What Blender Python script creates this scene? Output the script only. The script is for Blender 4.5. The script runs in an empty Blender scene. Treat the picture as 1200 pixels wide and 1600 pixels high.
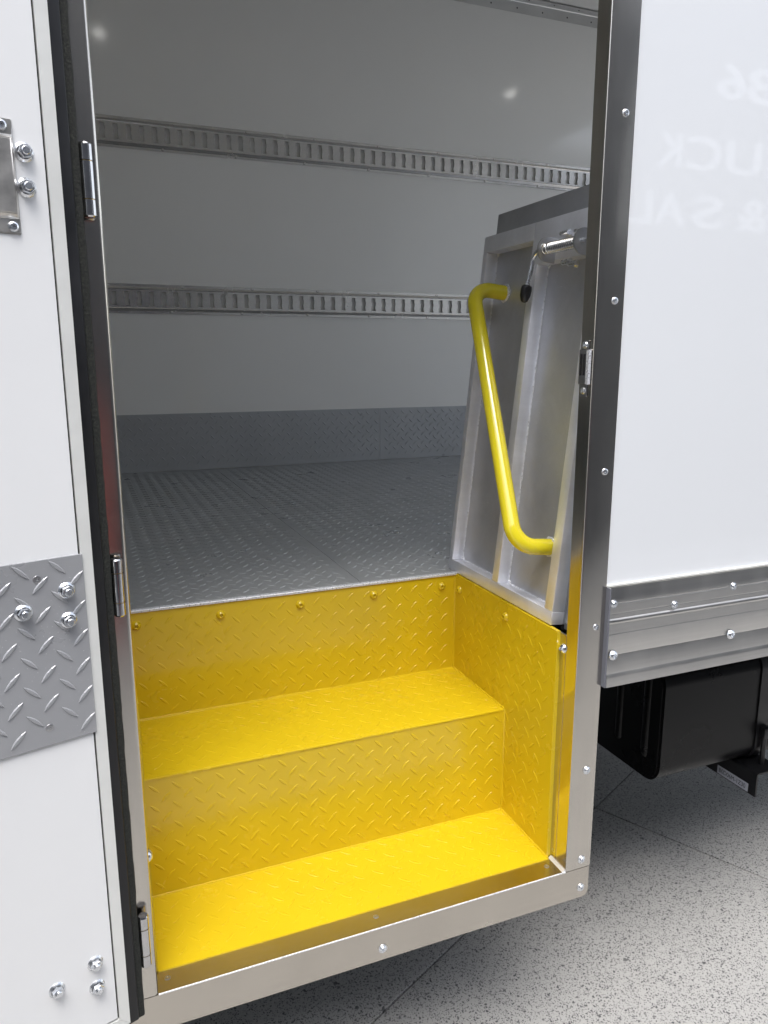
import bpy, bmesh, math, random
from mathutils import Vector, Matrix
random.seed(7)
scene = bpy.context.scene
COL = scene.collection
R = math.radians

# ------------------------------------------------------------------ camera
cam_d = bpy.data.cameras.new('camera')
cam_d.sensor_fit = 'HORIZONTAL'
cam_d.sensor_width = 36.0
cam_d.lens = 36.0 * 1174.85 / 1200.0
cam_d.clip_start = 0.02
cam_d.clip_end = 2000
cam = bpy.data.objects.new('camera', cam_d)
COL.objects.link(cam)
yaw, pitch, roll = R(21.978), R(11.579), R(-0.072)
fw = Vector((math.sin(yaw) * math.cos(pitch), math.cos(yaw) * math.cos(pitch), -math.sin(pitch)))
rt = Vector((math.cos(yaw), -math.sin(yaw), 0))
up = rt.cross(fw)
rt, up = rt * math.cos(roll) + up * math.sin(roll), up * math.cos(roll) - rt * math.sin(roll)
M = Matrix((rt, up, -fw)).transposed().to_4x4()
M.translation = Vector((-0.0502, -1.1176, 1.0285))
cam.matrix_world = M
scene.camera = cam

# ------------------------------------------------------------------ light
SUN_EL, SUN_AZ = R(66), R(200)          # azimuth from +y towards +x
wd = bpy.data.worlds.new("World")
scene.world = wd
wd.use_nodes = True
nt = wd.node_tree
bg = nt.nodes['Background']
sky = nt.nodes.new('ShaderNodeTexSky')
sky.sky_type = 'NISHITA'
sky.sun_disc = False
sky.sun_elevation = SUN_EL
sky.sun_rotation = SUN_AZ
sky.air_density = 1.0
sky.dust_density = 2.0
sky.ozone_density = 1.0
bw = nt.nodes.new('ShaderNodeRGBToBW'); nt.links.new(sky.outputs[0], bw.inputs[0])
mxs = nt.nodes.new('ShaderNodeMix'); mxs.data_type = 'RGBA'; mxs.inputs[0].default_value = .72   # thin overcast: most of the blue washed out
nt.links.new(sky.outputs[0], mxs.inputs[6]); nt.links.new(bw.outputs[0], mxs.inputs[7])
nt.links.new(mxs.outputs[2], bg.inputs[0])
bg.inputs[1].default_value = 0.15
sun_d = bpy.data.lights.new('sun', 'SUN')
sun_d.energy = .5
sun_d.angle = R(28)
sun_d.color = (1, 0.97, 0.93)
sun = bpy.data.objects.new('sun', sun_d)
COL.objects.link(sun)
sd = Vector((math.sin(SUN_AZ) * math.cos(SUN_EL), math.cos(SUN_AZ) * math.cos(SUN_EL), math.sin(SUN_EL)))
sun.rotation_euler = sd.to_track_quat('Z', 'Y').to_euler()
vs = scene.view_settings
vs.view_transform = 'Standard'
vs.look = 'None'
vs.gamma = 1
vs.exposure = 1.93
scene.cycles.use_denoising = True
scene.cycles.max_bounces = 12
scene.cycles.diffuse_bounces = 8
scene.cycles.glossy_bounces = 6
scene.cycles.sample_clamp_indirect = 6

# ------------------------------------------------------------------ materials
def lnk(t, a, b): t.links.new(a, b)
def newmat(name):
    m = bpy.data.materials.new(name); m.use_nodes = True
    t = m.node_tree
    return m, t, t.nodes['Principled BSDF']
def coords(t, scale, kind='Object', rot=None):
    tc = t.nodes.new('ShaderNodeTexCoord'); mp = t.nodes.new('ShaderNodeMapping')
    mp.inputs['Scale'].default_value = scale
    if rot: mp.inputs['Rotation'].default_value = rot
    if kind == 'World':
        g = t.nodes.new('ShaderNodeNewGeometry'); lnk(t, g.outputs['Position'], mp.inputs[0])
    else:
        lnk(t, tc.outputs[kind], mp.inputs[0])
    return mp.outputs[0]
def noise(t, vec, scale, detail=4, rough=.55, dist=0):
    n = t.nodes.new('ShaderNodeTexNoise'); n.inputs['Scale'].default_value = scale
    n.inputs['Detail'].default_value = detail; n.inputs['Roughness'].default_value = rough
    n.inputs['Distortion'].default_value = dist
    lnk(t, vec, n.inputs['Vector']); return n.outputs['Fac']
def ramp(t, fac, stops):
    r = t.nodes.new('ShaderNodeValToRGB'); e = r.color_ramp.elements
    while len(e) < len(stops): e.new(.5)
    for el, (p, c) in zip(e, stops):
        el.position = p; el.color = (c, c, c, 1) if not isinstance(c, tuple) else (*c, 1)
    lnk(t, fac, r.inputs[0]); return r.outputs[0]
def maprange(t, v, a, b, c, d):
    m = t.nodes.new('ShaderNodeMapRange')
    for i, x in enumerate((a, b, c, d)): m.inputs[i + 1].default_value = x
    lnk(t, v, m.inputs[0]); return m.outputs[0]
def mixc(t, fac, a, b, mode='MIX'):
    m = t.nodes.new('ShaderNodeMix'); m.data_type = 'RGBA'; m.blend_type = mode
    for sock, v in ((m.inputs[0], fac), (m.inputs[6], a), (m.inputs[7], b)):
        if isinstance(v, (int, float)): sock.default_value = v
        elif isinstance(v, tuple): sock.default_value = (*v, 1)
        else: lnk(t, v, sock)
    return m.outputs[2]
def bump(t, bs, h, strength, dist=.001, prev=None):
    b = t.nodes.new('ShaderNodeBump'); b.inputs['Strength'].default_value = strength
    b.inputs['Distance'].default_value = dist; lnk(t, h, b.inputs['Height'])
    if prev: lnk(t, prev, b.inputs['Normal'])
    lnk(t, b.outputs[0], bs.inputs['Normal']); return b.outputs[0]

def brushed(name, base, rough, stretch, tint=.12, bumpy=.25, metal=1):
    """mill-finish metal with grain running along one axis"""
    m, t, b = newmat(name)
    b.inputs['Metallic'].default_value = metal
    v = coords(t, stretch)
    n1 = noise(t, v, 1.0, 6, .65)
    v2 = coords(t, (9, 9, 4))
    n2 = noise(t, v2, 1.0, 5, .6)
    c = mixc(t, ramp(t, n1, [(.3, 0.), (.7, 1.)]), tuple(x * (1 - tint) for x in base), tuple(min(1, x * (1 + tint)) for x in base))
    c = mixc(t, .5, c, mixc(t, ramp(t, n2, [(.35, .0), (.7, 1.)]), tuple(x * .88 for x in base), tuple(min(1, x * 1.06) for x in base)))
    lnk(t, c, b.inputs['Base Color'])
    lnk(t, maprange(t, n2, .3, .7, rough * .8, rough * 1.25), b.inputs['Roughness'])
    bump(t, b, n1, bumpy, .0006)
    return m
AL = (.66, .64, .60)
M_ALUV = brushed('aluminium_upright', (.62, .585, .53), .18, (160, 160, 3), .08, .05)
M_ALUH = brushed('aluminium_lengthwise', (.64, .625, .60), .34, (3, 120, 160), .08, .03)
M_SILL = brushed('aluminium_polished', (.58, .54, .48), .22, (3, 160, 160), .05, .08)
M_FOLDBAR = brushed('aluminium_bar', (.88, .89, .94), .50, (60, 60, 8), .06, .06, .75)
M_ETRACK = brushed('galvanised_track', (.68, .66, .63), .23, (6, 90, 90), .08, .04, .95)
M_TRIM = brushed('ceiling_trim_aluminium', (.62, .62, .61), .38, (5, 60, 60), .05, .05)

def simple(name, col, rough, metal=0, coat=0, nscale=None, namp=.08, bstr=0, bscale=200):
    m, t, b = newmat(name)
    b.inputs['Metallic'].default_value = metal
    b.inputs['Coat Weight'].default_value = coat
    b.inputs['Coat Roughness'].default_value = .06
    b.inputs['Roughness'].default_value = rough
    b.inputs['Base Color'].default_value = (*col, 1)
    if nscale:
        v = coords(t, (1, 1, 1), 'World')
        n = noise(t, v, nscale, 6, .6)
        lnk(t, mixc(t, ramp(t, n, [(.3, 0.), (.7, 1.)]), tuple(c * (1 - namp) for c in col), tuple(min(1, c * (1 + namp)) for c in col)), b.inputs['Base Color'])
        lnk(t, maprange(t, n, .3, .7, rough * .8, rough * 1.2), b.inputs['Roughness'])
    if bstr:
        v = coords(t, (1, 1, 1), 'World')
        bump(t, b, noise(t, v, bscale, 3), bstr, .001)
    return m
M_CHROME = simple('zinc_plated_steel', (.76, .78, .81), .27, 1, nscale=60, namp=.1)
M_STAIN = simple('stainless_barrel', (.58, .57, .57), .13, 1, nscale=40, namp=.1)
M_DULL = simple('dull_zinc', (.55, .55, .56), .38, 1, nscale=60)
M_GALV = simple('galvanised_plate', (.60, .58, .55), .33, .85, nscale=30, namp=.22)
M_WHITE = simple('white_gloss_panel', (.785, .805, .83), .2, 0, 1, nscale=1.3, namp=.01, bstr=.02, bscale=2.2)
M_WHITE.node_tree.nodes['Principled BSDF'].inputs['Coat IOR'].default_value = 1.62
M_WHITE.node_tree.nodes['Principled BSDF'].inputs['Coat Roughness'].default_value = .015
M_DOORW = simple('white_door_skin', (.80, .805, .81), .24, 0, 0, nscale=2.5, namp=.015, bstr=.02, bscale=40)
M_DOORAL = simple('satin_white_frame', (.74, .745, .72), .35, .15, 0, nscale=18, namp=.04, bstr=.05, bscale=160)
M_INNER = simple('white_lining', (.84, .83, .80), .11, 0, 0, nscale=2, namp=.015, bstr=.03, bscale=260)
M_DARK = simple('dark_recess', (.015, .015, .016), .6)
M_GLOSSRUB = simple('black_rubber_smooth', (.006, .006, .0075), .45, nscale=14, namp=.5, bstr=.1, bscale=30)
M_KNOB = simple('black_plastic', (.012, .012, .013), .3)
M_TANK = simple('black_tank_paint', (.004, .004, .0045), .30, 0, 0, nscale=6, namp=.25, bstr=.03, bscale=12)
M_TANK.node_tree.nodes['Principled BSDF'].inputs['Specular IOR Level'].default_value = .22
M_BLACKST = simple('black_steel', (.005, .005, .006), .38, nscale=30, namp=.3)
M_UNDER = simple('underbody_black', (.02, .02, .022), .7, nscale=10, namp=.3)
M_LABEL = simple('white_decal', (.34, .35, .39), .4)
M_CAULK = simple('grey_sealant', (.16, .165, .19), .4)
M_INK = simple('black_ink', (.02, .02, .025), .5)
M_WELD = simple('bare_weld', (.74, .75, .78), .30, .45, nscale=300, namp=.2, bstr=.8, bscale=500)
M_FACADE = simple('dark_cladding', (.055, .057, .065), .4, nscale=2, namp=.2)
M_LETTER = simple('white_letter', (.85, .86, .88), .4)
M_RED = simple('red_paint', (.40, .09, .075), .4, nscale=8)

def fuzzy():
    m, t, b = newmat('black_foam_rubber')
    v = coords(t, (1, 1, 1), 'World')
    n = noise(t, v, 420, 3, .7)
    lnk(t, ramp(t, n, [(.45, (.010, .011, .010)), (.72, (.035, .038, .028)), (.80, (.20, .20, .15))]), b.inputs['Base Color'])
    b.inputs['Roughness'].default_value = .85
    bump(t, b, noise(t, v, 260, 5, .7), .9, .003)
    return m
M_FUZZ = fuzzy()

def paint(name, col, rough, sparkle=0, metal=0, coat=0, wear=0, oran=.06, mottle=0):
    m, t, b = newmat(name)
    v = coords(t, (1, 1, 1), 'World')
    n = noise(t, v, 5, 6, .6)
    c = mixc(t, ramp(t, n, [(.3, 0.), (.7, 1.)]), tuple(x * .955 for x in col), tuple(min(1, x * 1.045) for x in col))
    if wear:
        w = ramp(t, noise(t, v, 38, 8, .75, .6), [(.70, 0.), (.72, 1.)])
        w2 = ramp(t, noise(t, v, 2.6, 3, .5), [(.48, 0.), (.62, 1.)])
        mm = t.nodes.new('ShaderNodeMath'); mm.operation = 'MULTIPLY'; lnk(t, w, mm.inputs[0]); lnk(t, w2, mm.inputs[1])
        m3 = t.nodes.new('ShaderNodeMath'); m3.operation = 'MULTIPLY'; m3.inputs[1].default_value = wear; lnk(t, mm.outputs[0], m3.inputs[0])
        c = mixc(t, m3.outputs[0], c, tuple(x * .35 for x in col))
    if mottle:
        mo = ramp(t, noise(t, v, 15, 6, .68, .4), [(.34, 0.), (.68, 1.)])
        c = mixc(t, mo, tuple(x * (1 - mottle) for x in col), tuple(x * (1 + mottle) for x in col))
    if sparkle:
        vo = t.nodes.new('ShaderNodeTexVoronoi'); vo.inputs['Scale'].default_value = 330
        lnk(t, v, vo.inputs['Vector'])
        wn = t.nodes.new('ShaderNodeTexWhiteNoise'); lnk(t, vo.outputs['Color'], wn.inputs['Vector'])
        f1 = ramp(t, wn.outputs['Value'], [(.88, 0.), (.90, 1.)])
        f2 = ramp(t, vo.outputs['Distance'], [(.10, 1.), (.26, 0.)])
        mm = t.nodes.new('ShaderNodeMath'); mm.operation = 'MULTIPLY'; lnk(t, f1, mm.inputs[0]); lnk(t, f2, mm.inputs[1])
        dens = ramp(t, noise(t, v, 9, 4, .6), [(.42, .06), (.62, 1.)])
        m2 = t.nodes.new('ShaderNodeMath'); m2.operation = 'MULTIPLY'; lnk(t, mm.outputs[0], m2.inputs[0]); lnk(t, dens, m2.inputs[1])
        m3 = t.nodes.new('ShaderNodeMath'); m3.operation = 'MULTIPLY'; m3.inputs[1].default_value = sparkle; lnk(t, m2.outputs[0], m3.inputs[0])
        c = mixc(t, m3.outputs[0], c, (.92, .92, .90))
    lnk(t, c, b.inputs['Base Color'])
    b.inputs['Metallic'].default_value = metal
    b.inputs['Coat Weight'].default_value = coat; b.inputs['Coat Roughness'].default_value = .08
    lnk(t, maprange(t, noise(t, v, 11, 5), .3, .7, rough * .75, rough * 1.3), b.inputs['Roughness'])
    bump(t, b, noise(t, v, 130, 3, .5), oran, .001)
    return m
YEL = (.64, .455, .010)
M_YEL = paint('yellow_paint', YEL, .24, 0, 0, .25, .7, .10)
M_YELT = paint('yellow_tube_paint', (.70, .59, .018), .16, 0, 0, .6, 0, .16)
M_SILVER = paint('silver_tread_paint', (.36, .365, .38), .30, .5, .25, .2, 0, .05)
M_FLOOR = paint('grey_floor_paint', (.34, .35, .355), .34, .0, .35, 0, 0, .06)
M_FLOORBAR = paint('glint_tread_bar', (.42, .43, .44), .44, .0, .2, 0, 0, .06)  # lighter colour stands in for glints on the floor's raised bars
M_KICK = paint('grey_kick_paint', (.43, .44, .45), .36, .0, .25, 0, 0, .06)
M_FOLD = paint('silver_sheet_paint', (.49, .495, .515), .42, 1.0, .65, 0, 0, .08, .06)

def coil():
    return simple('spring_steel', (.68, .66, .62), .2, 1)
M_SPRING = coil()

def concrete():
    m, t, b = newmat('exposed_aggregate')
    v = coords(t, (1, 1, 1), 'World')
    big = noise(t, v, 1.3, 5, .6)
    fine = noise(t, v, 240, 3, .6)
    base = mixc(t, ramp(t, big, [(.3, 0.), (.7, 1.)]), (.41, .40, .385), (.48, .47, .45))
    base = mixc(t, ramp(t, fine, [(.3, 0.), (.7, 1.)]), tuple(x * .86 for x in (.47, .46, .44)), base)
    # dark chips of several sizes
    w = t.nodes.new('ShaderNodeVectorMath'); w.operation = 'ADD'
    nn = t.nodes.new('ShaderNodeTexNoise'); nn.inputs['Scale'].default_value = 120; nn.inputs['Detail'].default_value = 3
    lnk(t, v, nn.inputs['Vector'])
    sc = t.nodes.new('ShaderNodeVectorMath'); sc.operation = 'SCALE'; sc.inputs['Scale'].default_value = .011
    lnk(t, nn.outputs['Color'], sc.inputs[0]); lnk(t, v, w.inputs[0]); lnk(t, sc.outputs[0], w.inputs[1])
    chips = None
    for s, thr, r0, r1 in ((165, .40, .28, .38), (290, .40, .28, .42), (95, .78, .24, .32), (46, .95, .20, .25)):
        vo = t.nodes.new('ShaderNodeTexVoronoi'); vo.inputs['Scale'].default_value = s
        lnk(t, w.outputs[0], vo.inputs['Vector'])
        wn = t.nodes.new('ShaderNodeTexWhiteNoise'); lnk(t, vo.outputs['Color'], wn.inputs['Vector'])
        f1 = ramp(t, wn.outputs['Value'], [(thr, 0.), (thr + .02, 1.)])
        f2 = ramp(t, vo.outputs['Distance'], [(r0, 1.), (r1, 0.)])
        mm = t.nodes.new('ShaderNodeMath'); mm.operation = 'MULTIPLY'; lnk(t, f1, mm.inputs[0]); lnk(t, f2, mm.inputs[1])
        if chips is None: chips = mm.outputs[0]
        else:
            mx = t.nodes.new('ShaderNodeMath'); mx.operation = 'MAXIMUM'; lnk(t, chips, mx.inputs[0]); lnk(t, mm.outputs[0], mx.inputs[1]); chips = mx.outputs[0]
    dark = mixc(t, ramp(t, noise(t, v, 60, 3), [(.35, 0.), (.65, 1.)]), (.050, .050, .055), (.15, .148, .145))
    c = mixc(t, chips, base, dark)
    lnk(t, c, b.inputs['Base Color'])
    b.inputs['Roughness'].default_value = .62
    bump(t, b, fine, .25, .002)
    return m
M_CONC = concrete()

def emit(name, col, s):
    m, t, b = newmat(name)
    b.inputs['Emission Color'].default_value = (*col, 1); b.inputs['Emission Strength'].default_value = s
    return m
M_LED = emit('led_diffuser', (1, .98, .94), 8)

# ------------------------------------------------------------------ mesh helpers
class MB:
    def __init__(s): s.bm = bmesh.new()
    def face(s, pts):
        vs_ = [s.bm.verts.new(p) for p in pts]
        return s.bm.faces.new(vs_)
    def box(s, x0, x1, y0, y1, z0, z1, bev=0, seg=2):
        b = bmesh.new()
        v = [b.verts.new((x, y, z)) for x in (x0, x1) for y in (y0, y1) for z in (z0, z1)]
        for f in ((0, 1, 3, 2), (4, 6, 7, 5), (0, 4, 5, 1), (2, 3, 7, 6), (0, 2, 6, 4), (1, 5, 7, 3)):
            b.faces.new([v[i] for i in f])
        if bev: bmesh.ops.bevel(b, geom=list(b.edges), offset=bev, segments=seg, affect='EDGES', profile=.5)
        s.merge(b); return s
    def merge(s, b, mat=None):
        me = bpy.data.meshes.new('tmp'); b.to_mesh(me); b.free()
        if mat: me.transform(mat)
        s.bm.from_mesh(me); bpy.data.meshes.remove(me)
    def prism(s, poly, axis, a, c):
        """extrude a 2-D polygon along an axis: 'z' poly=(x,y), 'x' poly=(y,z), 'y' poly=(x,z)"""
        def P(p, t): return {'z': (p[0], p[1], t), 'x': (t, p[0], p[1]), 'y': (p[0], t, p[1])}[axis]
        A = [s.bm.verts.new(P(p, a)) for p in poly]; B = [s.bm.verts.new(P(p, c)) for p in poly]
        n = len(poly)
        for i in range(n): s.bm.faces.new((A[i], A[(i + 1) % n], B[(i + 1) % n], B[i]))
        s.bm.faces.new(A[::-1]); s.bm.faces.new(B)
        return s
    def tube(s, pts, r, n=12, caps=True):
        pts = [Vector(p) for p in pts]; rings = []
        d0 = (pts[1] - pts[0]).normalized()
        ref = Vector((0, 0, 1)) if abs(d0.z) < .9 else Vector((1, 0, 0))
        u = d0.cross(ref).normalized()
        for i, p in enumerate(pts):
            d = ((pts[min(i + 1, len(pts) - 1)] - pts[max(i - 1, 0)])).normalized()
            u = (u - d * u.dot(d)).normalized(); w = d.cross(u)
            rr = r[i] if isinstance(r, (list, tuple)) else r
            rings.append([s.bm.verts.new(p + (u * math.cos(2 * math.pi * k / n) + w * math.sin(2 * math.pi * k / n)) * rr) for k in range(n)])
        for a, b in zip(rings, rings[1:]):
            for k in range(n): s.bm.faces.new((a[k], a[(k + 1) % n], b[(k + 1) % n], b[k]))
        if caps:
            s.bm.faces.new(rings[0][::-1]); s.bm.faces.new(rings[-1])
        return s
    def lathe(s, prof, o, axis, n=16, rot=0):
        """prof: list of (radius, height along axis)"""
        o = Vector(o); a = Vector(axis).normalized()
        ref = Vector((0, 0, 1)) if abs(a.z) < .9 else Vector((1, 0, 0))
        u = a.cross(ref).normalized(); w = a.cross(u); rings = []
        for r, h in prof:
            if r <= 1e-7: rings.append([s.bm.verts.new(o + a * h)])
            else: rings.append([s.bm.verts.new(o + a * h + (u * math.cos(2 * math.pi * k / n + rot) + w * math.sin(2 * math.pi * k / n + rot)) * r) for k in range(n)])
        for A, B in zip(rings, rings[1:]):
            for k in range(n):
                k2 = (k + 1) % n
                if len(A) == 1 and len(B) == 1: continue
                if len(A) == 1: s.bm.faces.new((A[0], B[k2], B[k]))
                elif len(B) == 1: s.bm.faces.new((A[k], A[k2], B[0]))
                else: s.bm.faces.new((A[k], A[k2], B[k2], B[k]))
        return s
    def build(s, name, mat, parent=None, smooth=False, mw=None):
        bmesh.ops.recalc_face_normals(s.bm, faces=list(s.bm.faces))
        me = bpy.data.meshes.new(name); s.bm.to_mesh(me); s.bm.free()
        me.materials.append(mat)
        if smooth:
            for p in me.polygons: p.use_smooth = True
            try: me.set_sharp_from_angle(angle=R(smooth if smooth is not True else 35))
            except Exception: pass
        o = bpy.data.objects.new(name, me); COL.objects.link(o)
        if mw is not None: o.matrix_world = mw
        if parent: o.parent = parent
        return o

def link_mesh(name, me, parent, loc, quat=None, label=None):
    o = bpy.data.objects.new(name, me); COL.objects.link(o); o.parent = parent
    o.location = loc
    if quat is not None: o.rotation_mode = 'QUATERNION'; o.rotation_quaternion = quat
    if label: o['label'] = label
    return o
def round_poly(pts, radii, seg=4):
    """round the corners of a polygon; radii one per corner"""
    out = []; n = len(pts)
    for i, (p, r) in enumerate(zip(pts, radii)):
        p = Vector(p); a = Vector(pts[i - 1]); c = Vector(pts[(i + 1) % n])
        if r <= 0: out.append(tuple(p)); continue
        d1 = (a - p).normalized(); d2 = (c - p).normalized()
        ang = d1.angle(d2); L = r / math.tan(ang / 2)
        s, e = p + d1 * L, p + d2 * L
        ctr = p + (d1 + d2).normalized() * (r / math.sin(ang / 2))
        for k in range(seg + 1):
            t = k / seg; q = s.lerp(e, t); q = ctr + (q - ctr).normalized() * r
            out.append(tuple(q))
    return out

# diamond tread: raised lens-shaped bars on a centred lattice
def treads(name, mat, parent, O, U, V, umax, vmax, pitch=.0415, vpitch=None, L=.0265, W=.0062, H=.0013, off=(0, 0), holes=(), margin=.0, mw=None, flip=False, mirror=False):
    O, U, V = Vector(O), Vector(U), Vector(V); N = U.cross(V)
    if flip: N = -N
    vpitch = vpitch or pitch
    bm = bmesh.new()
    s2 = math.sqrt(.5)
    rel = random.Random(11)
    def bar(cu, cv, sg):
        if mirror: sg = -sg
        du, dv = s2, -s2 * sg           # bar direction
        pu, pv = -dv, du
        def P(a, b, h): return bm.verts.new(O + U * (cu + du * a + pu * b) + V * (cv + dv * a + pv * b) + N * h)
        prof = ((-.5, 0), (-.28, .36), (0, .5), (.28, .36), (.5, 0), (.28, -.36), (0, -.5), (-.28, -.36))
        lo = [P(a * L, b * W, 0) for a, b in prof]
        hi = [P(a * L * .88, b * W * .58, H) for a, b in prof]
        for k in range(8): bm.faces.new((lo[k], lo[(k + 1) % 8], hi[(k + 1) % 8], hi[k]))
        bm.faces.new(hi)
    nu, nv = int(umax / pitch) + 2, int(vmax / vpitch) + 2
    ex = L * .5 * s2 + W * .3
    for i in range(-1, nu):
        for j in range(-1, nv):
            for h, sg in ((0, 1), (.5, -1)):
                cu, cv = off[0] + (i + h) * pitch, off[1] + (j + h) * vpitch
                if cu < ex + margin or cv < ex + margin or cu > umax - ex - margin or cv > vmax - ex - margin: continue
                if any((cu - a) ** 2 + (cv - b) ** 2 < r * r for a, b, r in holes): continue
                bar(cu, cv, sg)
    bmesh.ops.recalc_face_normals(bm, faces=list(bm.faces))
    me = bpy.data.meshes.new(name); bm.to_mesh(me); bm.free(); me.materials.append(mat)
    o = bpy.data.objects.new(name, me); COL.objects.link(o)
    if mw is not None: o.matrix_world = mw
    o.parent = parent; o['kind'] = 'stuff'
    return o

# reusable fasteners (built along +Z, copied with shared mesh data)
def fastener(kind, mat):
    m = MB()
    if kind == 'dome':        # button head with hexagon socket
        m.lathe([(0, .0028), (.0034, .0028), (.0034, .0062), (.0046, .0070), (.0076, .0052), (.0098, .0022), (.0104, 0)], (0, 0, 0), (0, 0, 1), 18)
    elif kind == 'screw':     # flat pan head with socket
        m.lathe([(0, .0012), (.0021, .0012), (.0021, .0030), (.0040, .0031), (.0058, .0022), (.0066, 0)], (0, 0, 0), (0, 0, 1), 14)
    elif kind == 'washer_screw':
        m.lathe([(0, .0016), (.0022, .0016), (.0024, .0042), (.0045, .0040), (.0060, .0022), (.0066, .0016), (.0085, .0016), (.0088, 0)], (0, 0, 0), (0, 0, 1), 16)
    elif kind == 'nut':       # flange nut with bolt end
        m.lathe([(.0114, 0), (.0116, .0008), (.0102, .0022), (.0086, .0034)], (0, 0, 0), (0, 0, 1), 24)
        m.lathe([(.0084, .0026), (.0084, .0088), (.0076, .0100), (.0056, .0101)], (0, 0, 0), (0, 0, 1), 6, .3)
        m.lathe([(.0056, .0098), (.0052, .0098), (.0051, .0125), (.0042, .0134), (0, .0134)], (0, 0, 0), (0, 0, 1), 16)
    elif kind == 'rivet':
        m.lathe([(.0017, .0001), (.0018, .0006), (.0040, .0008), (.0052, .0005), (.0055, 0)], (0, 0, 0), (0, 0, 1), 16)
    o = m.build('tmp_' + kind, mat, None, 30)
    me = o.data; bpy.data.objects.remove(o)
    return me
F_DOME_Y = fastener('dome', M_YEL)
F_DOME = fastener('dome', M_CHROME)
F_SCREW = fastener('screw', M_CHROME)
F_WSCREW = fastener('washer_screw', M_CHROME)
F_NUT = fastener('nut', M_CHROME)
F_RIVET = fastener('rivet', M_DULL)
def rivet(parent, loc, q):
    r = link_mesh('rivet', F_RIVET, parent, loc, q)
    return r
def q_to(v): return Vector(v).normalized().to_track_quat('Z', 'Y')
QY, QX, QZ = q_to((0, -1, 0)), q_to((-1, 0, 0)), q_to((0, 0, 1))
def spun(q, a): return q @ q_to((0, 0, 1)).__class__((math.cos(a / 2), 0, 0, math.sin(a / 2)))

# ------------------------------------------------------------------ setting: ground
GZ = -.5
g = MB()
S_ = 400
g.face([(-S_, -S_, GZ - .012), (S_, -S_, GZ - .012), (S_, S_, GZ - .012), (-S_, S_, GZ - .012)])
ground = g.build('ground', M_UNDER)
ground['kind'] = 'structure'; ground['label'] = 'pale concrete ground with dark chips and thin dark joints under the truck'
ground.data.materials.clear(); 
M_JOINT = simple('joint_dirt', (.05, .05, .055), .9, nscale=20, namp=.3)
ground.data.materials.append(M_CONC)
SL, GAP = 2.4, .0045
slab_me = None
ax, bx = Vector((.8945, .4470, 0)), Vector((.4470, -.8945, 0))
org = Vector((1.507, .787, GZ))
rotz = math.atan2(ax.y, ax.x)
for i in range(-6, 5):
    for j in range(-4, 6):
        if slab_me is None:
            m = MB(); h = SL / 2 - GAP / 2
            m.box(-h, h, -h, h, -.010, 0, .0015, 1)
            o = m.build('paving_slab', M_CONC); slab_me = o.data
        else:
            o = bpy.data.objects.new('paving_slab', slab_me); COL.objects.link(o)
        o.location = org + ax * (i + .5) * SL + bx * (j + .5) * SL
        o.rotation_euler = (0, 0, rotz)
        o.parent = ground
# dirt in the joints
m = MB(); e = 15
m.face([(-e, -e, GZ - .008), (e, -e, GZ - .008), (e, e, GZ - .008), (-e, e, GZ - .008)])
jd = m.build('joint_bed', M_JOINT, ground)

# the building opposite, seen only as a reflection in the panels
YB = -3.6
wl = MB()
wl.box(-9, 12, YB - .4, YB, GZ, 4.0)
for k in range(9): wl.box(-9, 12, YB, YB + .012, GZ + .03 + k * .49, GZ + .03 + k * .49 + .47)
opp = wl.build('opposite_wall', M_FACADE); opp['kind'] = 'structure'
opp['label'] = 'dark clad building front across from the truck, mirrored in its panels'
font_objs = []
def to_mesh(o):
    bpy.context.view_layer.update()
    dg = bpy.context.evaluated_depsgraph_get()
    me = bpy.data.meshes.new_from_object(o.evaluated_get(dg))
    n = bpy.data.objects.new(o.name, me); COL.objects.link(n); n.parent = o.parent
    n.location = o.location; n.rotation_euler = o.rotation_euler; n.scale = o.scale
    nm = o.name; bpy.data.objects.remove(o); n.name = nm
    return n
def letter(ch, x0, x1, z0, z1):
    c = bpy.data.curves.new('sign_letter', 'FONT'); c.body = ch; c.size = .3; c.extrude = .012; c.offset = .005
    o = bpy.data.objects.new('sign_letter', c); COL.objects.link(o); c.materials.append(M_LETTER)
    o.parent = opp
    o = to_mesh(o)
    vx = [v.co.x for v in o.data.vertices]; vy = [v.co.y for v in o.data.vertices]
    mx, my = min(vx), min(vy); kx, ky = (x1 - x0) / (max(vx) - mx), (z1 - z0) / (max(vy) - my)
    for v in o.data.vertices: v.co.x = (v.co.x - mx) * kx; v.co.y = (v.co.y - my) * ky
    o.location = (x1, YB + .03, z0); o.rotation_euler = (R(90), 0, R(180))
for ch, x0, x1 in (('6', 4.492, 4.757), ('3', 4.786, 5.05)): letter(ch, x0, x1, 2.905, 3.150)
for ch, x0, x1 in (('U', 4.634, 4.987), ('C', 4.254, 4.578), ('K', 3.960, 4.206)): letter(ch, x0, x1, 2.393, 2.630)
for ch, x0, x1 in (('&', 4.77, 5.09), ('S', 4.352, 4.628), ('A', 3.985, 4.273), ('L', 3.76, 3.965)): letter(ch, x0, x1, 1.988, 2.222)
# red bollard by that wall (mirrored as the red streak in the left jamb)
m = MB()
m.lathe([(.2, 0), (.2, .02), (.13, .03), (.13, 1.2), (.11, 1.26), (.05, 1.29), (0, 1.3)], (.12, -3.3, GZ), (0, 0, 1), 24)
bol = m.build('bollard', M_RED, None, 40); bol['label'] = 'red steel bollard mirrored in the left door jamb'; bol['category'] = 'bollard'

# ------------------------------------------------------------------ the truck
truck = bpy.data.objects.new('box_truck', None); COL.objects.link(truck)
truck.location = (0, 0, 0)
truck['label'] = 'white box truck with its side door open on bright yellow tread plate steps'
truck['category'] = 'truck'

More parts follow.
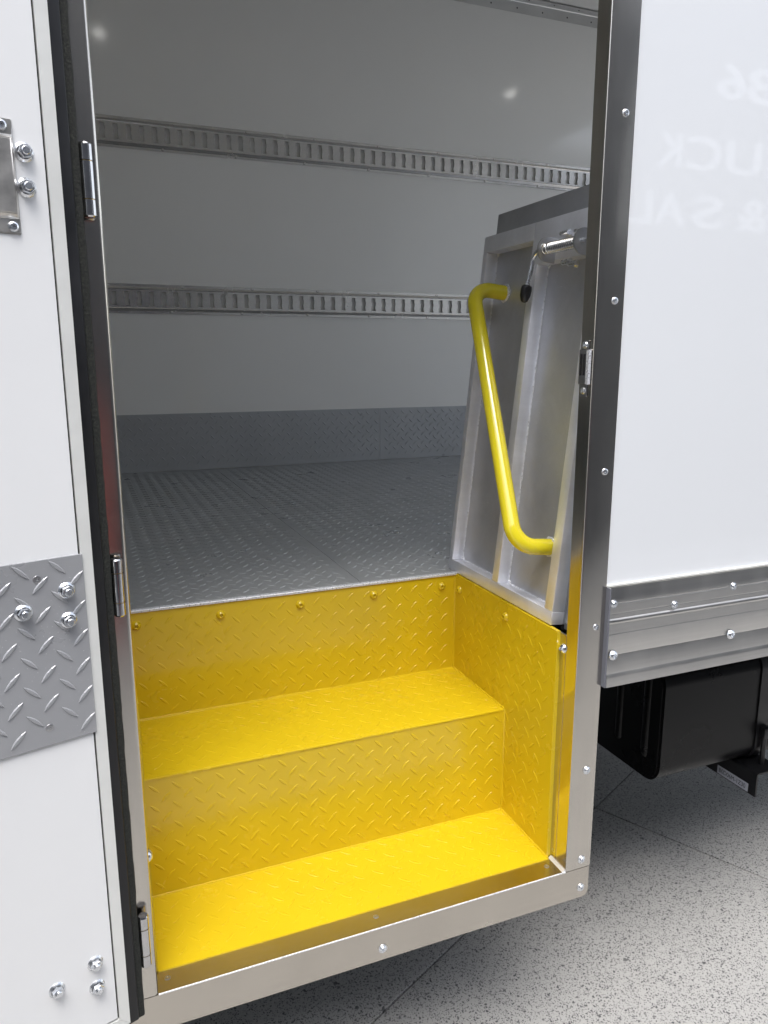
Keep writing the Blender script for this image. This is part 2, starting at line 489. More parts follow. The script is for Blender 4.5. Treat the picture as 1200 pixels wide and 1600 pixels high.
ZF, Z1, D1, D2, D3, B = .503, .2518, .4932, .2406, .0487, 2.5393
WS, W = .791, .8
ZC = 2.790
XL, XR = -2.6, 3.5
ZDOOR = 1.70

# body shell ---------------------------------------------------------
m = MB(); m.box(XL, XR, B, B + .04, .42, ZC + .03); m.build('far_wall', M_INNER, truck)['label'] = 'white inner wall facing the doorway'
m = MB(); m.box(XL - .04, XR + .04, .0, B + .04, ZC, ZC + .05); m.build('roof', M_INNER, truck)
m = MB(); m.box(XL - .04, XL, .06, B, .42, ZC); m.build('end_wall', M_INNER, truck)
# unseen rear end left open to brighten the interior: frame only
m = MB(); m.box(XR, XR + .04, .06, .14, .42, ZC); m.box(XR, XR + .04, B - .08, B, .42, ZC); m.box(XR, XR + .04, .1405, B - .0805, ZC - .12, ZC)
m.build('rear_frame', M_INNER, truck)
m = MB(); m.box(XL, XR, B - .02, B + .02, -.12, .40); m.box(XL - .03, XL, .1, B, -.12, .40); m.build('shade_skirt', M_UNDER, truck)  # unseen skirts added to deepen the shade under the truck
for wx in (-1.6, -.9, 2.85):  # unseen wheels, placed to keep light off the ground beneath
    for wy in (.05, B - .33):
        m = MB(); m.lathe([(.28, 0), (.40, .01), (.43, .04), (.43, .24), (.40, .27), (.28, .28)], (wx, wy, GZ + .43), (0, 1, 0), 32); m.build('wheel', M_GLOSSRUB, truck, 35)
# outer side wall: one sheet either side of the doorway and over it
m = MB(); m.box(.845, XR + .04, .003, .055, .40, ZC, .0); m.build('side_panel', M_WHITE, truck)['label'] = 'glossy white outer panel beside the doorway'
m = MB(); m.box(XL - .04, -.02, .006, .055, .40, ZC); m.build('side_panel', M_WHITE, truck)['label'] = 'white outer panel behind the open door'
m = MB(); m.box(-.02, .845, .006, .055, ZDOOR + .03, ZC); m.build('side_panel', M_WHITE, truck)['label'] = 'white outer panel above the doorway'
# floor structure
m = MB(); m.box(XL, XR, D1 + .02, B, .38, .49); m.box(XL, -.06, .03, D1 + .02, .38, .49); m.box(.87, XR, .03, D1 + .02, .38, .49)
for yy in (.75, 1.75): m.box(XL, XR, yy, yy + .09, .12, .38)
m.build('chassis', M_UNDER, truck)

# cargo floor: two tread plates with a seam
XS = .545
def plate(name, x0, x1, y0, y1, pat=True, off=(0, 0)):
    m = MB(); m.box(x0, x1, y0, y1, .49, ZF)
    o = m.build(name, M_FLOOR, truck)
    return o
f1 = plate('floor_plate', XL, XS - .0006, .4965, B)
f2 = plate('floor_plate', XS + .0006, XR, .4965, B)
f3 = plate('floor_plate', .83, XR, .056, .4955)
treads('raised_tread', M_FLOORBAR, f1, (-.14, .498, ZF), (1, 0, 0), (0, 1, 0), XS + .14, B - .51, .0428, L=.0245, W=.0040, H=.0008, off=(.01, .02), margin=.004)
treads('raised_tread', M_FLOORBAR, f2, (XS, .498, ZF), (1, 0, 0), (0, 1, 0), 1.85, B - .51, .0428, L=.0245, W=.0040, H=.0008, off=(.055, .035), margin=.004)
# nosing strip along the floor edge
m = MB(); m.prism(round_poly([(.4895, .4985), (.4895, .5042), (.5000, .5050), (.5000, .4985)], [0, .0022, 0, 0], 3), 'x', .004, WS + .005)
m.build('floor_nosing', M_WELD, truck, 30)['label'] = 'bright bare metal edge of the grey floor'

# kick plates at the foot of the far wall
for x0, x1 in ((XL, 1.4002), (1.4018, XR)):
    m = MB(); m.box(x0, x1, B - .004, B - .0005, ZF + .0015, .7735, .0008, 1)
    k = m.build('wall_kick_plate', M_KICK, truck)
    a = max(x0, -.14); b_ = min(x1, 2.3)
    treads('raised_tread', M_KICK, k, (b_, B - .004, ZF + .002), (-1, 0, 0), (0, 0, 1), b_ - a, .768 - ZF, .0468, L=.028, W=.0066, H=.0024, off=(.02, .012), margin=.001, flip=True, mirror=True)

# E-track rails -------------------------------------------------------
def e_track(z0, z1, xa, xb):
    bm = MB(); yw = B - .0008; yf = B - .0125; zc = (z0 + z1) / 2; hh = (z1 - z0) / 2
    P = .0536
    n0, n1 = int(xa / P) - 1, int(xb / P) + 1
    X0, X1 = n0 * P, n1 * P
    ch = hh * .60                        # half height of the raised channel
    # flanges, sloping webs
    for sg in (1, -1):
        prof = [(yw, zc + sg * hh), (yw - .0028, zc + sg * hh), (yw - .0028, zc + sg * (hh - .013)), (yw - .0055, zc + sg * (hh - .0145)),
                (yw - .0055, zc + sg * (ch + .014)), (yf - .002, zc + sg * (ch + .0035)), (yf, zc + sg * ch)]
        for (ya, za), (yb, zb) in zip(prof, prof[1:]):
            bm.face([(X0, ya, za), (X1, ya, za), (X1, yb, zb), (X0, yb, zb)])
    lf = [(-.0105, .031), (-.0105, .010), (-.0085, .007), (-.0085, -.004), (-.0105, -.008), (-.0105, -.031)]
    rg = [(.0085, .031), (.0085, .017), (.0110, .010), (.0115, .003), (.0085, -.008), (.0080, -.018), (.0105, -.025), (.0112, -.031)]
    for i in range(n0, n1):
        c = (i + .5) * P; a, b_ = c - P / 2, c + P / 2
        q = lambda x, z, y=yf: (x, y, z)
        L = [(c + x, zc + z) for x, z in lf]; Rr = [(c + x, zc + z) for x, z in rg]
        bm.face([q(a, zc - ch), q(a, zc + ch), q(L[0][0], zc + ch)] + [q(*p) for p in L] + [q(L[-1][0], zc - ch)])
        bm.face([q(b_, zc + ch), q(b_, zc - ch), q(Rr[-1][0], zc - ch)] + [q(*p) for p in Rr[::-1]] + [q(Rr[0][0], zc + ch)])
        bm.face([q(L[0][0], zc + ch), q(Rr[0][0], zc + ch), q(*Rr[0]), q(*L[0])])
        bm.face([q(L[-1][0], zc - ch), q(*L[-1]), q(*Rr[-1]), q(Rr[-1][0], zc - ch)])
        loop = L + Rr[::-1]
        for p, p2 in zip(loop, loop[1:] + loop[:1]):
            bm.face([q(*p), q(*p2), (p2[0], yf + .007, p2[1]), (p[0], yf + .007, p[1])])
        # folded lip along the straight edge of each slot
        bm.box(L[1][0] - .0012, L[1][0] + .0004, yf - .0022, yf, zc + .0105, zc + .030)
        bm.box(L[1][0] - .0012, L[1][0] + .0004, yf - .0022, yf, zc - .030, zc - .0085)
    o = bm.build('e_track', M_ETRACK, truck)
    rv = MB()
    k = 0
    x = X0
    rr = random.Random(int(z0 * 100))
    while x < X1:
        for sg in (1, -1):
            big = rr.random() < .35
            rv.lathe([(.0019 if big else .0012, 0), (.0017 if big else .001, .0012), (0, .0018)], (x + .01 * sg, yw - .0028, zc + sg * (hh - .0065)), (0, -1, 0), 7)
        x += .0536; k += 1
    o2 = rv.build('rivet', M_DULL, o); o2['kind'] = 'stuff'
    bp = MB(); x = X0 + .11
    while x < X1:
        for sg in (1, -1):
            bp.lathe([(.0062, 0), (.0058, .0022), (.003, .0034), (0, .0036)], (x + (.0 if sg > 0 else .27), yw - .0055, zc + sg * (ch + .017)), (0, -1, 0), 10)
        x += .322
    o3 = bp.build('fixing_boss', M_ETRACK, o, 40); o3['kind'] = 'stuff'
    return o
e_track(1.9155, 2.0405, -.3, 2.9)
e_track(1.2260, 1.3540, -.3, 2.9)

# ceiling corner trim
m = MB()
m.prism([(B - .0005, 2.731), (B - .003, 2.731), (B - .003, 2.779), (B - .006, 2.782), (B - .052, 2.782), (B - .052, 2.7845), (B - .0005, 2.7845)], 'x', XL, XR)
ct = m.build('ceiling_trim', M_TRIM, truck)
m = MB(); m.box(XL, XR, B - .5, B - .058, 2.787, 2.7895); m.build('ceiling_lining', M_INNER, truck)
m = MB()
for i in range(20):
    x = .35 + i * .15
    m.lathe([(.0042, 0), (.0036, .001), (0, .0014)], (x, B - .003, 2.752), (0, -1, 0), 8)
    m.lathe([(.0042, 0), (.0036, .001), (0, .0014)], (x + .05, B - .032, 2.782), (0, 0, -1), 8)
rv = m.build('rivet', M_DARK, ct); rv['kind'] = 'stuff'
# two round roof lamps (mirrored in the far wall)
for x in (.21, 2.81):
    m = MB(); m.lathe([(.06, 0), (.06, .012), (.048, .02), (.030, .02)], (x, 1.395, ZC), (0, 0, -1), 28)
    l = m.build('roof_lamp', M_DOORAL, truck, 30)
    m = MB(); m.lathe([(.030, .019), (.02, .023), (0, .025)], (x, 1.395, ZC), (0, 0, -1), 28)
    m.build('diffuser', M_LED, l, 40)

# doorway frame -------------------------------------------------------
PW = .059
def post_right():
    m = MB()
    poly = round_poly([(.800, .037), (.800, .0), (.859, .0), (.859, .0028), (.8035, .0028), (.8035, .037)], [0, .0035, .0008, 0, 0, 0], 5)
    m.prism(poly, 'z', .0008, ZDOOR)
    o = m.build('door_post', M_ALUV, truck, 25); return o
postR = post_right(); postR['label'] = 'brushed aluminium post at the latch side of the doorway'
m = MB(); m.box(.7995, .8035, .0372, .0600, .0008, .497); m.build('jamb_plate', M_ALUV, truck)
m = MB()
poly = round_poly([(-.001, .045), (-.001, .0), (-.062, .0), (-.062, .0028), (-.0075, .0028), (-.0075, .045)], [0, .0065, .0008, 0, 0, 0], 8)
m.prism(poly, 'z', .0008, ZDOOR)
postL = m.build('door_post', M_ALUV, truck, 25); postL['label'] = 'brushed aluminium post at the hinge side of the doorway'
m = MB(); m.box(-.062, .859, .0, .045, ZDOOR + .0005, ZDOOR + .062, .003); m.build('door_header', M_ALUH, truck)
# sill: front face and top plate, rounded outer corner
m = MB()
m.prism(round_poly([(-.060, -.0005), (-.060, -.0685), (.8572, -.0685), (.8572, -.0005)], [0, .004, .013, .001], 5), 'y', .0, .0028)
m.box(-.0008, .7998, .0024, D3 + .012, -.0045, -.0010)
sill = m.build('door_sill', M_SILL, truck, 25); sill['label'] = 'polished aluminium sill mirroring the yellow steps'
m = MB(); m.tube([(-.0005, .0016, -.0012), (.7998, .0016, -.0012)], .0017, 8)
m.build('sill_edge', M_WELD, sill, True)
m = MB(); m.prism([(.7935, -.0008), (.7995, .0048), (.7995, -.0008)], 'y', .003, .0535)
m.build('corner_fillet', M_FOLDBAR, sill)
for x in (.0168, .3961, .7749): link_mesh('screw', F_RIVET, sill, (x, .032, -.0010), QZ)
for i, (x, z) in enumerate(((.8384, -.045), (.3972, -.0446))): link_mesh('screw', F_WSCREW, sill, (x, 0, z), spun(QY, i))
for i, z in enumerate((1.4302, 1.1264, .8231, .522)): link_mesh('screw', F_SCREW, postR, (.8385, 0, z), spun(QY, i * .7))
for i, z in enumerate((.2214, .0203)): link_mesh('screw', F_WSCREW, postR, (.8365, 0, z), spun(QY, 1 + i * .7))
link_mesh('bolt', F_DOME, postR, (.8002, .0463, .4675), QX)
link_mesh('screw', F_RIVET, postR, (.8002, .0455, .0205), QX)
link_mesh('bolt', F_DOME, postL, (-.001, .020, .2452), q_to((1, 0, 0)))

# strike plate on the latch jamb
m = MB()
m.box(.7975, .8, .0045, .0385, .981, 1.043, .0008, 1)
m.box(.7978, .8, .012, .0330, 1.0425, 1.0585, .0006, 1)
m.box(.7978, .8, .012, .0330, .9600, .9815, .0006, 1)
sk = m.build('strike_plate', M_STAIN, truck, 30)
m = MB(); m.prism([(.7974, .003), (.7930, .0045), (.7930, .0115), (.7974, .0135)], 'z', .982, 1.042); m.build('strike_lip', M_WELD, sk, 30)
m = MB(); m.box(.7966, .7976, .0165, .0345, .997, 1.035); m.build('latch_slot', M_DARK, sk)
m = MB(); m.box(.7962, .7967, .0250, .0262, .997, 1.035); m.box(.7962, .7967, .0163, .0172, .996, 1.036); m.box(.7962, .7967, .0340, .0350, .996, 1.036); m.build('slot_edge', M_STAIN, sk)
for z in (1.0505, .9700): link_mesh('screw', F_SCREW, sk, (.7978, .0225, z), QX)

# outer panel dressing: bottom bead and rub rail
XRB = .8625
m = MB()
prof = [(.003, .5985), (-.0054, .5985), (-.0058, .5965), (-.0058, .5800), (-.0063, .5785), (-.0063, .5670), (-.0056, .5655), (-.0063, .5640), (-.0063, .5470), (-.0057, .5455),
        (-.0063, .5440), (-.0063, .5360), (-.0100, .5340), (-.0106, .5300), (-.0098, .5278),
        (-.0090, .5265), (-.0090, .5060), (-.0096, .5045), (-.0096, .4650), (-.0088, .4625), (-.0096, .4600), (-.0096, .4240),
        (-.0116, .4195), (-.0120, .4150), (-.0120, .3975), (.003, .3975)]
m.prism(prof, 'x', XRB, XR)
rub = m.build('rub_rail', M_ALUH, truck, 20); rub['label'] = 'ribbed aluminium rub rail along the foot of the white panel'
m = MB(); m.box(.8592, XRB - .0003, -.0105, .003, .3975, .5985); m.build('rail_end_cap', M_CAULK, rub)
for i in range(8):
    link_mesh('bolt', F_DOME, rub, (.8710 + .3047 * i + (.004 if i == 0 else 0), -.0106, .4625), spun(QY, i * .5))
    link_mesh('bolt', F_WSCREW, rub, (.8712 + .3047 * i + (.002 if i == 0 else 0), -.0058, .5660), spun(QY, i * .9))
    link_mesh('bolt', F_WSCREW, rub, (1.0230 + .3047 * i, -.0058, .5455), spun(QY, i * .6))
m = MB(); m.box(.8590, XR, -.0025, .0027, .5990, .6035, .001, 2); m.build('panel_bead', M_DOORAL, truck)

# yellow step well ----------------------------------------------------
TH = .004
def yplate(name, O, U, V, um, vm, off, holes=(), margin=.002, label=None, pitch=.0415, H=.0010, flip=False, L=.0265, th=TH):
    O, U, V = Vector(O), Vector(U), Vector(V); N = U.cross(V) * (-1 if flip else 1)
    m = MB()
    c = [O, O + U * um, O + U * um + V * vm, O + V * vm]
    b = bmesh.new()
    a1 = [b.verts.new(p) for p in c]; a2 = [b.verts.new(p - N * th) for p in c]
    b.faces.new(a1); b.faces.new(a2[::-1])
    for k in range(4): b.faces.new((a1[k], a2[k], a2[(k + 1) % 4], a1[(k + 1) % 4]))
    m.merge(b)
    o = m.build(name, M_YEL, truck)
    if label: o['label'] = label
    treads('raised_tread', M_YEL, o, O, U, V, um, vm, pitch, off=off, holes=holes, margin=margin, H=H, flip=flip, L=L)
    return o
bx1 = [.0289, .2086, .3908, .5732, .7541]
X0S = .003
r1 = yplate('riser', (X0S, D1, Z1), (1, 0, 0), (0, 0, 1), WS - X0S, ZF - Z1 - .005, (.0323, .0358), [(x - X0S, .4690 - Z1, .017) for x in bx1], label='upper yellow riser with a row of bolt heads', flip=False)
for i, x in enumerate(bx1): link_mesh('bolt', F_DOME_Y, r1, (x, D1, .4690 + .0008 * i), spun(QY, i))
r2 = yplate('riser', (X0S, D2, .0015), (1, 0, 0), (0, 0, 1), WS - X0S, Z1 - .0035, (.0250, .0200), label='lower yellow riser')
t1 = yplate('step_tread', (X0S, D2 - .001, Z1), (1, 0, 0), (0, 1, 0), WS - X0S, D1 - D2, (.018, .021), H=.0005, label='upper yellow tread')
t2 = yplate('step_tread', (X0S, D3, .0012), (1, 0, 0), (0, 1, 0), WS - X0S, D2 - D3, (.026, .012), H=.0004, label='lower yellow tread behind the sill')
sp = yplate('well_side', (WS, D1, .002), (0, -1, 0), (0, 0, 1), D1 - .0560, .4985, (.012, .030), [(D1 - .4677, .4632, .016), (D1 - .2491, .4650, .016)], H=.0007, th=.0084, label='yellow tread plate side of the step well')
for y, z in ((.4677, .4655), (.2491, .4675)): link_mesh('bolt', F_DOME_Y, sp, (WS, y, z), QX)
sl = yplate('well_side', (X0S - .0005, D3, .002), (0, 1, 0), (0, 0, 1), D1 - D3, .4935, (.012, .030), label='yellow side of the step well behind the hinge post')
# folded nosing and paint-filled corner seams
def bead(pts, r, mat, parent, name='weld_seam'):
    P = []
    rr = []
    rn = random.Random(3)
    for a, b in zip(pts, pts[1:]):
        a, b = Vector(a), Vector(b); n = max(2, int((b - a).length / .012))
        for k in range(n): P.append(a.lerp(b, k / n)); rr.append(r * rn.uniform(.8, 1.2))
    P.append(Vector(pts[-1])); rr.append(r)
    m = MB(); m.tube(P, rr, 8); return m.build(name, mat, parent, True)
bead([(X0S, D2 + .0016, Z1 - .0021), (WS, D2 + .0016, Z1 - .0021)], .0030, M_YEL, t1, 'nosing')
bead([(X0S, D1, Z1), (WS, D1, Z1)], .0024, M_YEL, r1)
bead([(X0S, D2, .0012), (WS, D2, .0012)], .0022, M_YEL, r2)
bead([(WS, D1, Z1), (WS, D1, ZF - .012)], .0030, M_YEL, sp)
bead([(WS, D1, Z1), (WS, D2, Z1)], .0030, M_YEL, sp)
bead([(WS, D2, .002), (WS, D2, Z1)], .0030, M_YEL, sp)
bead([(WS, D2, .0012), (WS, D3 + .004, .0012)], .0028, M_YEL, sp)
# closed underside of the well
m = MB(); m.box(-.004, .7985, D3, .50, -.05, -.006); m.box(.7999, .8032, .061, .50, -.05, .49); m.box(-.03, -.006, .046, .52, -.05, .49); m.box(-.03, .80, .50, .52, -.05, .49)
m.build('well_shell', M_UNDER, truck)

# folded-up stair cover -------------------------------------------------
TILT = R(5.979)
e2 = Vector((math.sin(TILT), 0, math.cos(TILT))); e1 = Vector((0, -1, 0)); en = Vector((-math.cos(TILT), 0, math.sin(TILT)))
FM = Matrix((e1, e2, en)).transposed().to_4x4(); FM.translation = Vector((.795, .54, .5045))   # local x=e1 (towards us), y=e2 (up), z=n (out of the face)
fp_m = MB(); fp_m.box(-.001, .455, -.0, .866, -.034, -.030)
fold = fp_m.build('stair_cover', M_FOLD, truck, mw=FM); fold['label'] = 'hinged silver stair cover folded up against the post, with yellow rail'
fold.parent = truck
def fpart(mb, name, mat, smooth=False):
    o = mb.build(name, mat, None, smooth); o.parent = fold; return o
def fbar(x0, x1, y0, y1, name='frame_bar', z0=-.030, z1=0, bev=.0012):
    m = MB(); m.box(x0, x1, y0, y1, z0, z1, bev, 2); return fpart(m, name, M_FOLDBAR, 25)
fbar(0, .4548, -.0015, .0255)                      # bottom
fbar(0, .0185, .0258, .772)                        # back upright
fbar(.2150, .2405, .0258, .722)                    # middle upright
fbar(.4270, .4548, .0258, .7175)                   # front upright
fbar(0, .2150, .7723, .8095)                       # head over the rear bay
fbar(.2152, .4548, .7223, .8095)                   # deeper head over the front bay
m = MB(); m.box(.4330, .4530, -.006, .806, -.070, -.0345, .003, 2); fpart(m, 'hinge_channel', M_FOLDBAR)
m = MB(); m.tube([(.01, -.008, -.035), (.452, -.008, -.035)], .006, 10); fpart(m, 'hinge_rod', M_DARK, True)
# thin weld beads where the bars meet the sheet
def fweld(pts, r=.0018, mat=None):
    P = []; rr = []; rn = random.Random(5)
    for a, b in zip(pts, pts[1:]):
        a, b = Vector(a), Vector(b); n = max(2, int((b - a).length / .006))
        for k in range(n): P.append(a.lerp(b, k / n)); rr.append(r * rn.uniform(.6, 1.4))
    P.append(Vector(pts[-1])); rr.append(r)
    m = MB(); m.tube(P, rr, 6); return fpart(m, 'weld_seam', mat or M_WELD, True)
fweld([(.019, .030, -.0295), (.019, .768, -.0295)]); fweld([(.241, .030, -.0295), (.241, .718, -.0295)])
fweld([(.022, .0262, -.0295), (.212, .0262, -.0295)], .0014); fweld([(.244, .0262, -.0295), (.424, .0262, -.0295)], .0014)
for x, y in ((.019, .0262), (.241, .0262), (.019, .770), (.241, .720)):
    m = MB(); m.lathe([(.0055, 0), (.0045, .003), (0, .0045)], (x + .002, y + .002, -.030), (0, 0, 1), 9); fpart(m, 'weld_blob', M_WELD, True)
# yellow grab rail
A = Vector((.0745, .6785, -.0305)); Bp = Vector((.381, .1425, -.0305)); HH = .058; rb = .046
a2 = Vector((A.x, A.y, HH)); b2 = Vector((Bp.x, Bp.y, HH))
dAB = (b2 - a2).normalized()
path = [A, A + Vector((0, 0, .03))]
for k in range(10):
    t = k / 9; th = t * math.pi / 2
    path.append(a2 + Vector((0, 0, -rb)) + dAB * rb * (1 - math.cos(th)) + Vector((0, 0, rb)) * math.sin(th))
for k in range(1, 8): path.append((a2 + dAB * rb).lerp(b2 - dAB * rb, k / 8))
for k in range(10):
    th = k / 9 * math.pi / 2
    path.append(b2 - dAB * rb + dAB * rb * math.sin(th) + Vector((0, 0, -rb)) * (1 - math.cos(th)))
path += [Bp + Vector((0, 0, .02)), Bp]
m = MB(); m.tube(path, .0172, 24)
hr = fpart(m, 'grab_rail', M_YELT, True); hr['label'] = 'bent yellow grab rail'
for c in (A, Bp):
    pts = [c + Vector((math.cos(k * .35) * .0182, math.sin(k * .35) * .0182, .0025)) for k in range(19)]
    m = MB(); rn = random.Random(8); m.tube(pts, [.0036 * rn.uniform(.6, 1.35) for _ in pts], 7); fpart(m, 'rail_weld', M_WELD, True)
# spring latch
LY, LZ = .7400, .0245
for x in (.3030, .4230):
    m = MB()
    pr = round_poly([(-.0245, -LZ), (-.0245, .018), (.0245, .018), (.0245, -LZ)], [0, .0235, .0235, 0], 8)
    m.prism([(LY + a, LZ + b) for a, b in pr], 'x', x - .0018, x + .0018)
    fpart(m, 'latch_bracket', M_DULL, 30)
m = MB(); pts = []
NT = 18
for k in range(NT * 14 + 1):
    a = k / 14 * 2 * math.pi; pts.append((.3060 + (.4150 - .3060) * k / (NT * 14), LY + math.cos(a) * .0098, LZ + math.sin(a) * .0098))
m.tube(pts, .0023, 8); fpart(m, 'latch_spring', M_SPRING, True)
m = MB(); pts = [(.470, LY, LZ), (.300, LY, LZ), (.285, LY, LZ)]
for k in range(1, 8):
    th = k / 7 * math.pi / 2 * .97; pts.append((.285 - .024 * math.sin(th), LY - .024 * (1 - math.cos(th)), LZ))
pts += [(.2600, .700, LZ + .001), (.2545, .668, LZ + .002)]
m.tube(pts, .0050, 12); rod = fpart(m, 'latch_rod', M_CHROME, True)
m = MB(); m.lathe([(.0070, 0), (.0108, .003), (.0120, .010), (.0112, .022), (.0075, .033), (.0035, .036), (0, .0362)], (.2550, .674, LZ + .002), (-.14, -.99, .0), 16)
fpart(m, 'latch_knob', M_KNOB, True)
for x, y in ((.392, .765), (.362, .711), (.385, .706), (.345, .768)):
    m = MB(); m.tube([(x - .013, y, .010), (x + .013, y, .010)], .0052, 10); m.lathe([(.0072, 0), (.0072, .006), (.005, .008), (0, .008)], (x, y, -.0005), (0, 0, 1), 6)
    fpart(m, 'latch_bolt', M_CHROME, 35)

# hinges ---------------------------------------------------------------
HX, HY = -.0165, -.0135
for zt, zb in ((1.2985, 1.2080), (.7490, .6635), (.1660, .0740)):
    zc = (zt + zb) / 2; h = zt - zb
    m = MB(); r = .0082
    m.lathe([(0, zb - .0), (r * .8, zb), (r, zb + .002), (r, zb + h * .235)], (HX, HY, 0), (0, 0, 1), 18)
    hg = m.build('hinge', M_STAIN, truck, 30)
    for a, b_, nm in ((zb + h * .25, zt - h * .25, 'knuckle'), (zt - h * .235, zt, 'knuckle')):
        m = MB(); pr = [(r, a), (r, b_ - .002), (r * .85, b_), (0, b_)] if b_ == zt else [(r, a), (r, b_)]
        m.lathe(pr, (HX, HY, 0), (0, 0, 1), 18); m.build(nm, M_STAIN, hg, 30)
    m = MB()
    for z in (zb + h * .2425, zt - h * .2425): m.lathe([(r * .9, z - h * .008), (r * .9, z + h * .008)], (HX, HY, 0), (0, 0, 1), 16)
    m.build('bush', simple('brass_bush', (.62, .45, .22), .3, 1), hg, True)

# open door ------------------------------------------------------------
th = R(16)
dd = Vector((math.cos(th), math.sin(th), 0)); nn_ = Vector((math.sin(th), -math.cos(th), 0))
DM = Matrix((-dd, Vector((0, 0, 1)), nn_)).transposed().to_4x4(); DM.translation = Vector((-.0475, -.038, 0))   # local x = s (away from hinge), y = z, z = out of inner face
# right-handed check
DT = .034
m = MB(); m.box(.0185, .78, .0196, 2.06, -DT + .004, -.0008)
door = m.build('entry_door', M_DOORW, None, mw=DM); door.parent = truck
door['label'] = 'white door swung open to the left, inner face showing'
def dpart(mb, name, mat, smooth=False):
    o = mb.build(name, mat, None, smooth); o.parent = door; return o
m = MB(); m.prism([(0, 0), (.0158, .0158), (.0158, 2.08), (0, 2.08)], 'z', -DT, 0); dpart(m, 'door_frame', M_DOORAL)
m = MB(); m.prism([(.0006, -.0), (.80, -.0), (.80, .0158), (.0164, .0158)], 'z', -DT, 0); dpart(m, 'door_frame', M_DOORAL)
m = MB(); m.box(.0159, .0184, .0166, 2.06, -DT + .01, -.005); m.box(.0184, .78, .0159, .0195, -DT + .01, -.005); dpart(m, 'shadow_gap', M_DARK)
m = MB(); m.prism(round_poly([(0, -.0055), (-.0165, -.0065), (-.0165, -DT - .004), (0, -DT - .004)], [0, .003, .003, 0], 3), 'y', -.008, 2.08); dpart(m, 'door_seal', M_GLOSSRUB, 30)
m = MB()
b = bmesh.new()
# foam strip: slightly wavy outer edge
N = 140; rn = random.Random(4); prev = None
for k in range(N + 1):
    z = -.010 + 2.09 * k / N; w = -.0272 - rn.uniform(0, .0012)
    ring = [b.verts.new(p) for p in ((-.0163, z, -.0105), (w + .002, z, -.0105), (w, z, -.013), (w + .0005, z, -DT), (-.0163, z, -DT))]
    if prev:
        for q in range(5): b.faces.new((prev[q], prev[(q + 1) % 5], ring[(q + 1) % 5], ring[q]))
    else: b.faces.new(ring[::-1])
    prev = ring
b.faces.new(prev)
m.merge(b); dpart(m, 'foam_seal', M_FUZZ)
# kick plate on the door
KZ0, KZ1 = .5050, .7680
m = MB(); m.box(.0140, .70, KZ0, KZ1, -.0006, .0030, .0009, 2)
kp = dpart(m, 'door_kick_plate', M_SILVER); kp['label'] = 'silver tread plate across the white door'
nuts = [(.0415, 1.2726), (.0422, 1.2323), (.0385, .7206), (.0945, .7007), (.0390, .6786), (.0442, .1343), (.1005, .1203), (.0445, .0926)]
rvs = [(.0739, .7423), (.0760, .5310)]
kh = [(s - .0140, z - KZ0, .0085) for s, z in rvs] + [(s - .0140, z - KZ0, .0105) for s, z in nuts]
treads('raised_tread', M_SILVER, door, (.0140, KZ0, .0030), (1, 0, 0), (0, 1, 0), .40, KZ1 - KZ0, .0455, .0418, L=.0300, W=.0068, H=.0015, off=(.0342, .0411), holes=kh, margin=-.009, mirror=True)
for i, (s, z) in enumerate(nuts):
    link_mesh('flange_nut', F_NUT, door, (s, z, .0030 if KZ0 < z < KZ1 else -.0008), spun(QZ, i * .45))
for s, z in rvs: link_mesh('rivet', F_RIVET, door, (s, z, .0030), QZ)
# pressed latch plate at the door's left
m = MB()
pz0, pz1 = 1.1766, 1.3070
b = bmesh.new()
def ringq(x0, x1, y0, y1, z): return [b.verts.new(p) for p in ((x0, y0, z), (x1, y0, z), (x1, y1, z), (x0, y1, z))]
rings = [ringq(.0525, .16, pz0, pz1, -.0006), ringq(.0530, .16, pz0 + .0005, pz1 - .0005, .0016), ringq(.0535, .16, pz0 + .0185, pz1 - .0185, .0018), ringq(.0570, .16, pz0 + .0235, pz1 - .0225, .0075)]
for a, c in zip(rings, rings[1:]):
    for k in range(4): b.faces.new((a[k], a[(k + 1) % 4], c[(k + 1) % 4], c[k]))
b.faces.new(rings[-1])
bmesh.ops.bevel(b, geom=[e for e in b.edges], offset=.0010, segments=2, affect='EDGES')
m.merge(b); lp = dpart(m, 'latch_plate', M_GALV, 40); lp['label'] = 'pressed galvanised plate riveted to the white door'
for s, z in ((.0617, 1.1850), (.0648, 1.2988)): link_mesh('rivet', F_SCREW, door, (s, z, .0016), QZ)

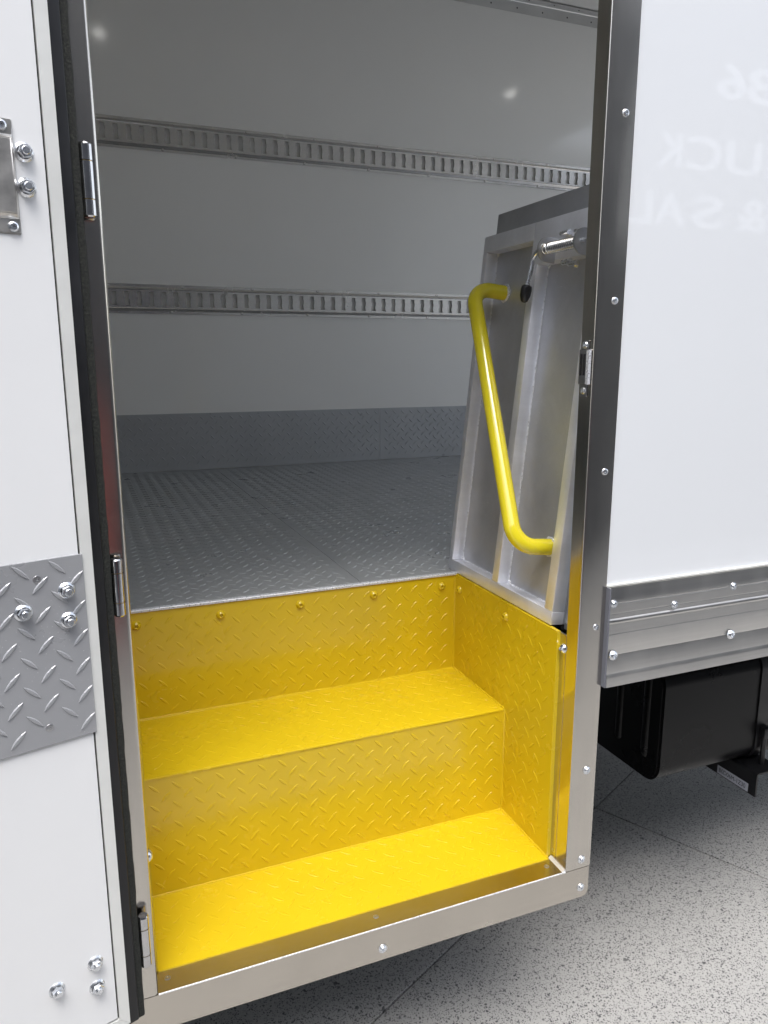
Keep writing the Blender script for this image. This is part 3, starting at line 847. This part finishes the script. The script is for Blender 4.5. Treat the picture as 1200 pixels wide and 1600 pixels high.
# fuel tank under the side ----------------------------------------------
TX, TY = 1.2111, .2
m = MB()
sec = round_poly([(TY, -.020), (TY, .290), (TY + .5, .290), (TY + .5, -.020)], [.052, .050, .05, .05], 8)
m.prism(sec, 'x', TX + .006, 2.35)
sec2 = round_poly([(TY + .006, -.014), (TY + .006, .284), (TY + .494, .284), (TY + .494, -.014)], [.047, .045, .045, .045], 8)
m.prism(sec2, 'x', TX, TX + .006)
tank = m.build('fuel_tank', M_TANK, truck, 30); tank['label'] = 'black tank slung under the rub rail'
for yb_, zb_ in ((.253, .050), (.352, .050), (.45, .05), (.55, .05)):
    m = MB(); pts = [(TX + .010, yb_, .25), (TX + .010, yb_, zb_ + .02), (TX + .010, yb_, zb_)]
    rr = [.0165, .0165, .0165]
    m.tube(pts, rr, 14); m.lathe([(.0165, 0), (.014, .008), (.008, .014), (0, .0165)], (TX + .010, yb_, zb_), (0, 0, -1), 14)
    m.build('pressed_rib', M_TANK, tank, True)
for sx in (1.528, 2.1):
    m = MB()
    out = round_poly([(TY - .004, -.024), (TY - .004, .294), (TY + .504, .294), (TY + .504, -.024)], [.055, .053, .05, .05], 8)
    m.prism(out, 'x', sx, sx + .042)
    st = m.build('tank_strap', M_BLACKST, tank, 30)
    m = MB(); m.tube([(sx + .021, TY - .012, .075), (sx + .021, TY - .012, -.050)], .0065, 10); m.box(sx + .010, sx + .032, TY - .022, TY - .002, .055, .085, .002); m.build('strap_bolt', M_BLACKST, tank, 30)
    # angle bracket below
    bx0 = sx - .030
    m = MB()
    pl_ = round_poly([(bx0, -.088), (bx0, -.022), (bx0 + .085, -.022), (bx0 + .085, -.027), (bx0 + .005, -.027), (bx0 + .005, -.088)], [0, .008, 0, 0, 0, 0], 4)
    m.prism(pl_, 'y', .155, .55)
    bk = m.build('tank_bracket', M_BLACKST, tank, 30)
    m = MB(); m.lathe([(.009, 0), (.009, .008), (.006, .009), (0, .009)], (sx + .021, TY - .012, -.027), (0, 0, -1), 6); m.build('bracket_nut', M_BLACKST, tank)
    if sx < 2:
        m = MB(); m.box(bx0 - .0012, bx0 - .0004, .178, .280, -.085, -.062); m.build('bracket_label', M_LABEL, tank)
        c = bpy.data.curves.new('label_text', 'FONT'); c.body = 'B0D06M-1Z30'; c.size = .0155; c.align_x = 'CENTER'; c.extrude = .0001; c.materials.append(M_INK)
        o = bpy.data.objects.new('label_text', c); COL.objects.link(o); o.parent = tank
        o.location = (bx0 - .0015, .230, -.079); o.rotation_euler = (R(90), 0, R(-90)); o.scale = (.95, 1.15, 1); to_mesh(o)

bpy.context.view_layer.update()
